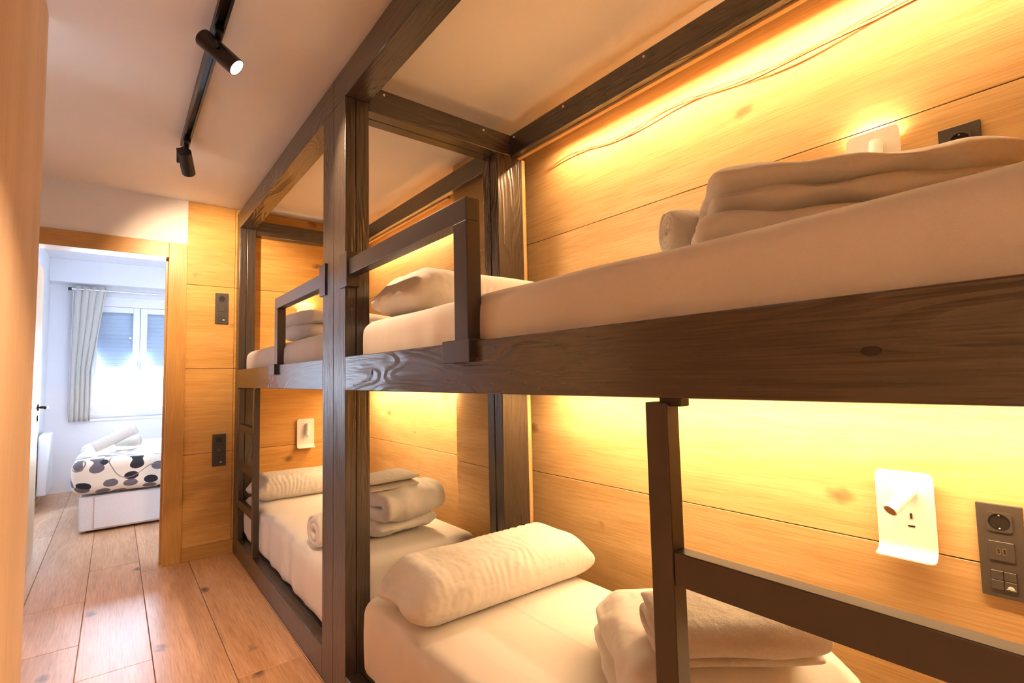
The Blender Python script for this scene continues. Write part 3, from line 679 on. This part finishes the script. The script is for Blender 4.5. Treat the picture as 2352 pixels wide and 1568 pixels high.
# ---- wall fittings: local frame u (to the right on the wall), v up, w out of the wall
class Frame:
    def __init__(s, o, side):
        s.o = Vector(o)
        s.u, s.w = (Vector((0, -1, 0)), Vector((-1, 0, 0))) if side == 'right' else (Vector((1, 0, 0)), Vector((0, -1, 0)))
        s.v = Vector((0, 0, 1))
        s.m = Matrix((s.u, s.v, s.w)).transposed().to_4x4(); s.m.translation = s.o
    def put(s, bm): bmesh.ops.transform(bm, matrix=s.m, verts=bm.verts[:]); return bm
    def pt(s, u, v, w): return s.o+s.u*u+s.v*v+s.w*w
def reading_lamp(label, o, side, lit, tube_dir, group):
    f = Frame(o, side); t = thing('reading_lamp', label, 'wall lamp', f.o, group)
    W, H = .126, .215
    # plate: rounded sheet whose foot curls out into a small shelf
    cr = .016; prof = []
    for i in range(7): prof.append((0.0, .068-.016*i/6))                       # shelf, front to back
    for i in range(1, 7): a_ = pi/2*i/6; prof.append((.026-.026*math.cos(a_), .052-.026*math.sin(a_)-.004))
    v0_ = prof[-1][0]; rest = H-v0_
    prof += [(v0_+(rest-cr)*i/5, .022) for i in range(1, 6)]+[(H-cr+cr*math.sin(pi/2*i/7), .022) for i in range(1, 8)]
    P2 = [Vector(q) for q in prof]; ar = [0.0]
    for q0, q1 in zip(P2[:-1], P2[1:]): ar.append(ar[-1]+(q1-q0).length)
    bm = bmesh.new(); NU = 8; sides = []
    for th in (0.0, .0035):
        rows = []
        for i, q in enumerate(P2):
            dd = min(ar[i], ar[-1]-ar[i]); hw = W/2 if dd >= cr else W/2-cr+math.sqrt(max(0, cr*cr-(cr-dd)**2))
            tg = (P2[min(i+1, len(P2)-1)]-P2[max(i-1, 0)]).normalized(); nn = Vector((-tg.y, tg.x))
            if nn.x > 0 or nn.y > 0: nn = -nn
            qq = q+nn*th
            rows.append([bm.verts.new((-hw+2*hw*k/NU, qq.x, qq.y)) for k in range(NU+1)])
        sides.append(rows)
        for r0, r1 in zip(rows[:-1], rows[1:]):
            for k in range(NU): bm.faces.new((r0[k], r0[k+1], r1[k+1], r1[k]))
    A, B = sides
    for i in range(len(A)-1):
        for k in (0, NU): bm.faces.new((A[i][k], A[i+1][k], B[i+1][k], B[i][k]))
    for i in (0, len(A)-1):
        for k in range(NU): bm.faces.new((A[i][k], A[i][k+1], B[i][k+1], B[i][k]))
    pl = obj('plate', f.put(bm), 'lamp', t)
    bm = bmesh.new(); bmbox(bm, (-W/2+.018, .03, 0), (W/2-.018, H-.03, .019), .002); obj('back_box', f.put(bm), 'lamp', t)
    a = Vector((.012, H*.76, .036)); d = Vector(tube_dir).normalized()
    bm = bmesh.new(); bmcyl(bm, (.012, H*.76, .021), (.012, H*.76, .034), .007, n=12); obj('joint', f.put(bm), 'lamp', t)
    bm = bmesh.new(); bmcyl(bm, a-d*.014, a+d*.075, .0165, n=28); tb = obj('tube', f.put(bm), 'lamp', t, smooth=False)
    bm = bmesh.new(); bmcyl(bm, a+d*.0752, a+d*.0758, .0135, n=24); obj('lens', f.put(bm), plain('lamp_lens', (.22, .10, .03), .3) if 'lamp_lens' not in bpy.data.materials else bpy.data.materials['lamp_lens'], tb)
    bm = bmesh.new(); bmbox(bm, (.010, H*.435, .021), (.0145, H*.50, .0235)); obj('switch', f.put(bm), 'slot', t)
    bm = bmesh.new(); bmbox(bm, (.004, H*.335, .021), (.019, H*.355, .0228)); obj('charging_port', f.put(bm), 'slot', t)
    if lit:
        for vv, dr in ((H-.028, (0, 1, -.35)), (.028, (0, -1, -.35))):
            light('glow', 'AREA', f.pt(0, vv, .011), f.u*dr[0]+f.v*dr[1]+f.w*dr[2], 1.1, (1, .78, .45), t, yax=f.u, shape='RECTANGLE', size=.008, size_y=W-.05)
        bm = bmesh.new(); bmbox(bm, (-W/2+.022, H-.031, .004), (W/2-.022, H-.028, .018)); obj('light_bar', f.put(bm), 'led', t)
        bm = bmesh.new(); bmbox(bm, (-W/2+.022, .028, .004), (W/2-.022, .031, .018)); obj('light_bar', f.put(bm), 'led', t)
    return t
RG = 'white reading lamps with shelf'
reading_lamp('unlit white reading lamp plate above the near lower bunk', (XW, .659, .690), 'right', False, (-.34, -.55, .75), RG)
reading_lamp('white reading lamp glowing from behind above the near upper bunk', (XW, .672, 1.628), 'right', True, (-.05, -1, .25), RG)
reading_lamp('white reading lamp on the end wall of the far lower bunk', (.482, YE, .675), 'end', False, (-.12, -1, .15), RG)
reading_lamp('white reading lamp glowing on the end wall of the far upper bunk', (.475, YE, 1.555), 'end', True, (.75, -.65, .6), RG)

def socket_panel(label, o, side, group):
    f = Frame(o, side); t = thing('socket_panel', label, 'socket', f.o, group)
    W, H = .082, .218
    bm = bmesh.new(); bmbox(bm, (-W/2, 0, 0), (W/2, H, .009), .0015); obj('plate', f.put(bm), 'sock', t)
    ms = .045
    for k, cv in enumerate((H-.041, H/2, .041)):
        bm = bmesh.new()
        if k == 0:
            n = 32; zo, zi = .0115, .0095; R = .0195
            A, B, D = [], [], []
            for i in range(n):
                a = 2*pi*(i+.5)/n; c, s = math.cos(a), math.sin(a); q = ms/2/max(abs(c), abs(s))
                A.append(bm.verts.new((c*q, cv+s*q, zo))); B.append(bm.verts.new((c*R, cv+s*R, zo))); D.append(bm.verts.new((c*q, cv+s*q, .0085)))
            for i in range(n):
                j = (i+1) % n; bm.faces.new((A[i], A[j], B[j], B[i])); bm.faces.new((A[i], D[i], D[j], A[j]))
            mod = obj('socket', f.put(bm), 'sock', t)
            bm = bmesh.new(); bmcyl(bm, (0, cv, .0088), (0, cv, .0092), .0197, n=32); obj('recess', f.put(bm), 'sockin', mod)
            bm = bmesh.new()
            for s in (-1, 1): bmcyl(bm, (s*.0095, cv, .0092), (s*.0095, cv, .0095), .0028, n=12)
            obj('pin_holes', f.put(bm), 'slot', mod)
            for s in (-1, 1):
                bm = bmesh.new(); bmbox(bm, (-.0022, cv+s*.0155-.0018, .009), (.0022, cv+s*.0155+.0018, .0112), .0006, seg=1); obj('earth_clip', f.put(bm), 'chrome', mod)
        elif k == 1:
            bmbox(bm, (-ms/2, cv-ms/2, .0085), (ms/2, cv+ms/2, .0115), .0008, seg=1); mod = obj('charger_module', f.put(bm), 'sock', t)
            for s in (-1, 1):
                bm = bmesh.new(); bmbox(bm, (s*.0052-.0032, cv-.0075, .0112), (s*.0052+.0032, cv+.0075, .0119)); pt = obj('charging_port', f.put(bm), 'chrome', mod)
                bm = bmesh.new(); bmbox(bm, (s*.0052-.0022, cv-.0062, .0117), (s*.0052+.0022, cv+.0062, .0121)); obj('port_tongue', f.put(bm), 'slot', mod)
        else:
            bmbox(bm, (-ms/2, cv-ms/2, .0085), (ms/2, cv+ms/2, .010)); mod = obj('switch_module', f.put(bm), 'slot', t)
            for a in (-1, 1):
                for b in (-1, 1):
                    bm = bmesh.new(); bmbox(bm, (a*ms/4-ms/4+.0006, cv+b*ms/4-ms/4+.0006, .0095), (a*ms/4+ms/4-.0006, cv+b*ms/4+ms/4-.0006, .0120), .0008, seg=1); obj('button', f.put(bm), 'sock', mod)
            bm = bmesh.new(); c0 = bm.verts.new((ms/4, cv-ms/4-.004, .0122)); vs_ = [bm.verts.new((ms/4+.006*math.cos(pi*i/10), cv-ms/4-.004+.006*math.sin(pi*i/10), .0122)) for i in range(11)]
            for i in range(10): bm.faces.new((c0, vs_[i], vs_[i+1]))
            bmbox(bm, (ms/4-.008, cv-ms/4-.0065, .0119), (ms/4+.008, cv-ms/4-.0050, .0122))
            obj('lamp_symbol', f.put(bm), 'capw', mod)
    return t
SG = 'anthracite socket panels'
socket_panel('anthracite socket and switch panel on the near lower bunk wall', (XW, .480, .630), 'right', SG)
socket_panel('anthracite socket panel half hidden behind the near upper duvet', (XW, .492, 1.572), 'right', SG)
socket_panel('anthracite socket panel high on the oak end wall by the door', (-.0915, YE, 1.596), 'end', SG)
socket_panel('anthracite socket panel low on the oak end wall by the door', (-.094, YE, .604), 'end', SG)

# ---- ceiling track with spotlights
tr = thing('light_track', 'long black lighting track fixed along the corridor ceiling', 'light track', (-.418, 1.4, ZC-.03))
bm = bmesh.new(); x0, x1 = -.437, -.399
bmbox(bm, (x0, -.6, ZC-.004), (x1, 3.25, ZC)); bmbox(bm, (x0, -.6, ZC-.034), (x0+.009, 3.25, ZC-.004)); bmbox(bm, (x1-.009, -.6, ZC-.034), (x1, 3.25, ZC-.004))
obj('channel', bm, 'metal', tr); box('end_cap', (x0-.001, 3.25, ZC-.035), (x1+.001, 3.262, ZC), 'metal', tr, bevel=.002)
box('conductor', (x0+.009, -.6, ZC-.012), (x1-.009, 3.25, ZC-.004), 'slot', tr)
def spot(label, y, centre, d, lit, watts, cone=74):
    """adapter in the track at y, body centred at 'centre' and pointing along d"""
    X = -.418; t = thing('spotlight', label, 'spotlight', (X, y, ZC-.04), 'black cylinder spotlights on the ceiling track')
    box('adapter', (X-.015, y-.055, ZC-.052), (X+.015, y+.055, ZC-.012), 'metal', t, bevel=.003)
    c = Vector(centre); d = Vector(d).normalized(); side = d.cross(Vector((0, 0, 1))).normalized()
    if side.x > 0: side = -side
    bm = bmesh.new(); bmcyl(bm, (X, y, ZC-.05), (X, y, ZC-.075), .012, n=14)
    top = Vector((X, y, ZC-.07)); a = c+side*.037
    bmtube(bm, [top, Vector((top.x+side.x*.037, top.y+side.y*.037, top.z-.004)), a+Vector((0, 0, .01)), a], .006, 8)
    bmcyl(bm, a+side*.004, c+side*.02, .009, n=12); obj('arm', bm, 'metal', t)
    bm = bmesh.new(); r = .031; hl = .073
    n = 32; u = d.orthogonal().normalized(); v = d.cross(u)
    prof = [(-hl, 0), (-hl, r*.93), (-hl+.003, r), (hl, r), (hl, r-.003), (hl-.006, r-.004), (hl-.006, 0.0005)]
    rings = [[bm.verts.new(c+d*h+(u*math.cos(2*pi*i/n)+v*math.sin(2*pi*i/n))*max(q, .0004)) for i in range(n)] for h, q in prof]
    for A, B in zip(rings[:-1], rings[1:]):
        for i in range(n): bm.faces.new((A[i], A[(i+1) % n], B[(i+1) % n], B[i]))
    bd = obj('body', bm, 'metal', t)
    bm = bmesh.new(); bmcyl(bm, c+d*(hl-.0058), c+d*(hl-.0048), r-.0045, n=28); obj('lens', bm, 'emit_warm' if lit else 'lamp', bd)
    if lit: light('spot_beam', 'SPOT', c+d*(hl+.004), d, watts, SPOT_COL, t, spot_size=math.radians(cone), spot_blend=.7, shadow_soft_size=.026)
    return t
spot('black spotlight on the track aimed down across the bunks', 2.20, (-.415, 2.16, 2.325), (.62, -.28, -.60), True, SPOT_W*.4)
spot('black spotlight at the far end of the track facing the doorway', 3.20, (-.415, 3.20, 2.305), (.24, .95, -.42), True, SPOT_W*.6)
spot('unseen black spotlight added on the track for corridor fill, third from the doorway end', .95, (-.415, .95, 2.30), (-.10, .62, -.75), True, SPOT_W*1.2, 48)  # out of view, added to brighten the corridor floor
spot('unseen black spotlight added on the track for corridor fill, fourth from the doorway end', -.25, (-.415, -.25, 2.30), (-.2, .2, -.9), True, SPOT_W)  # also out of view, added as general fill for the corridor
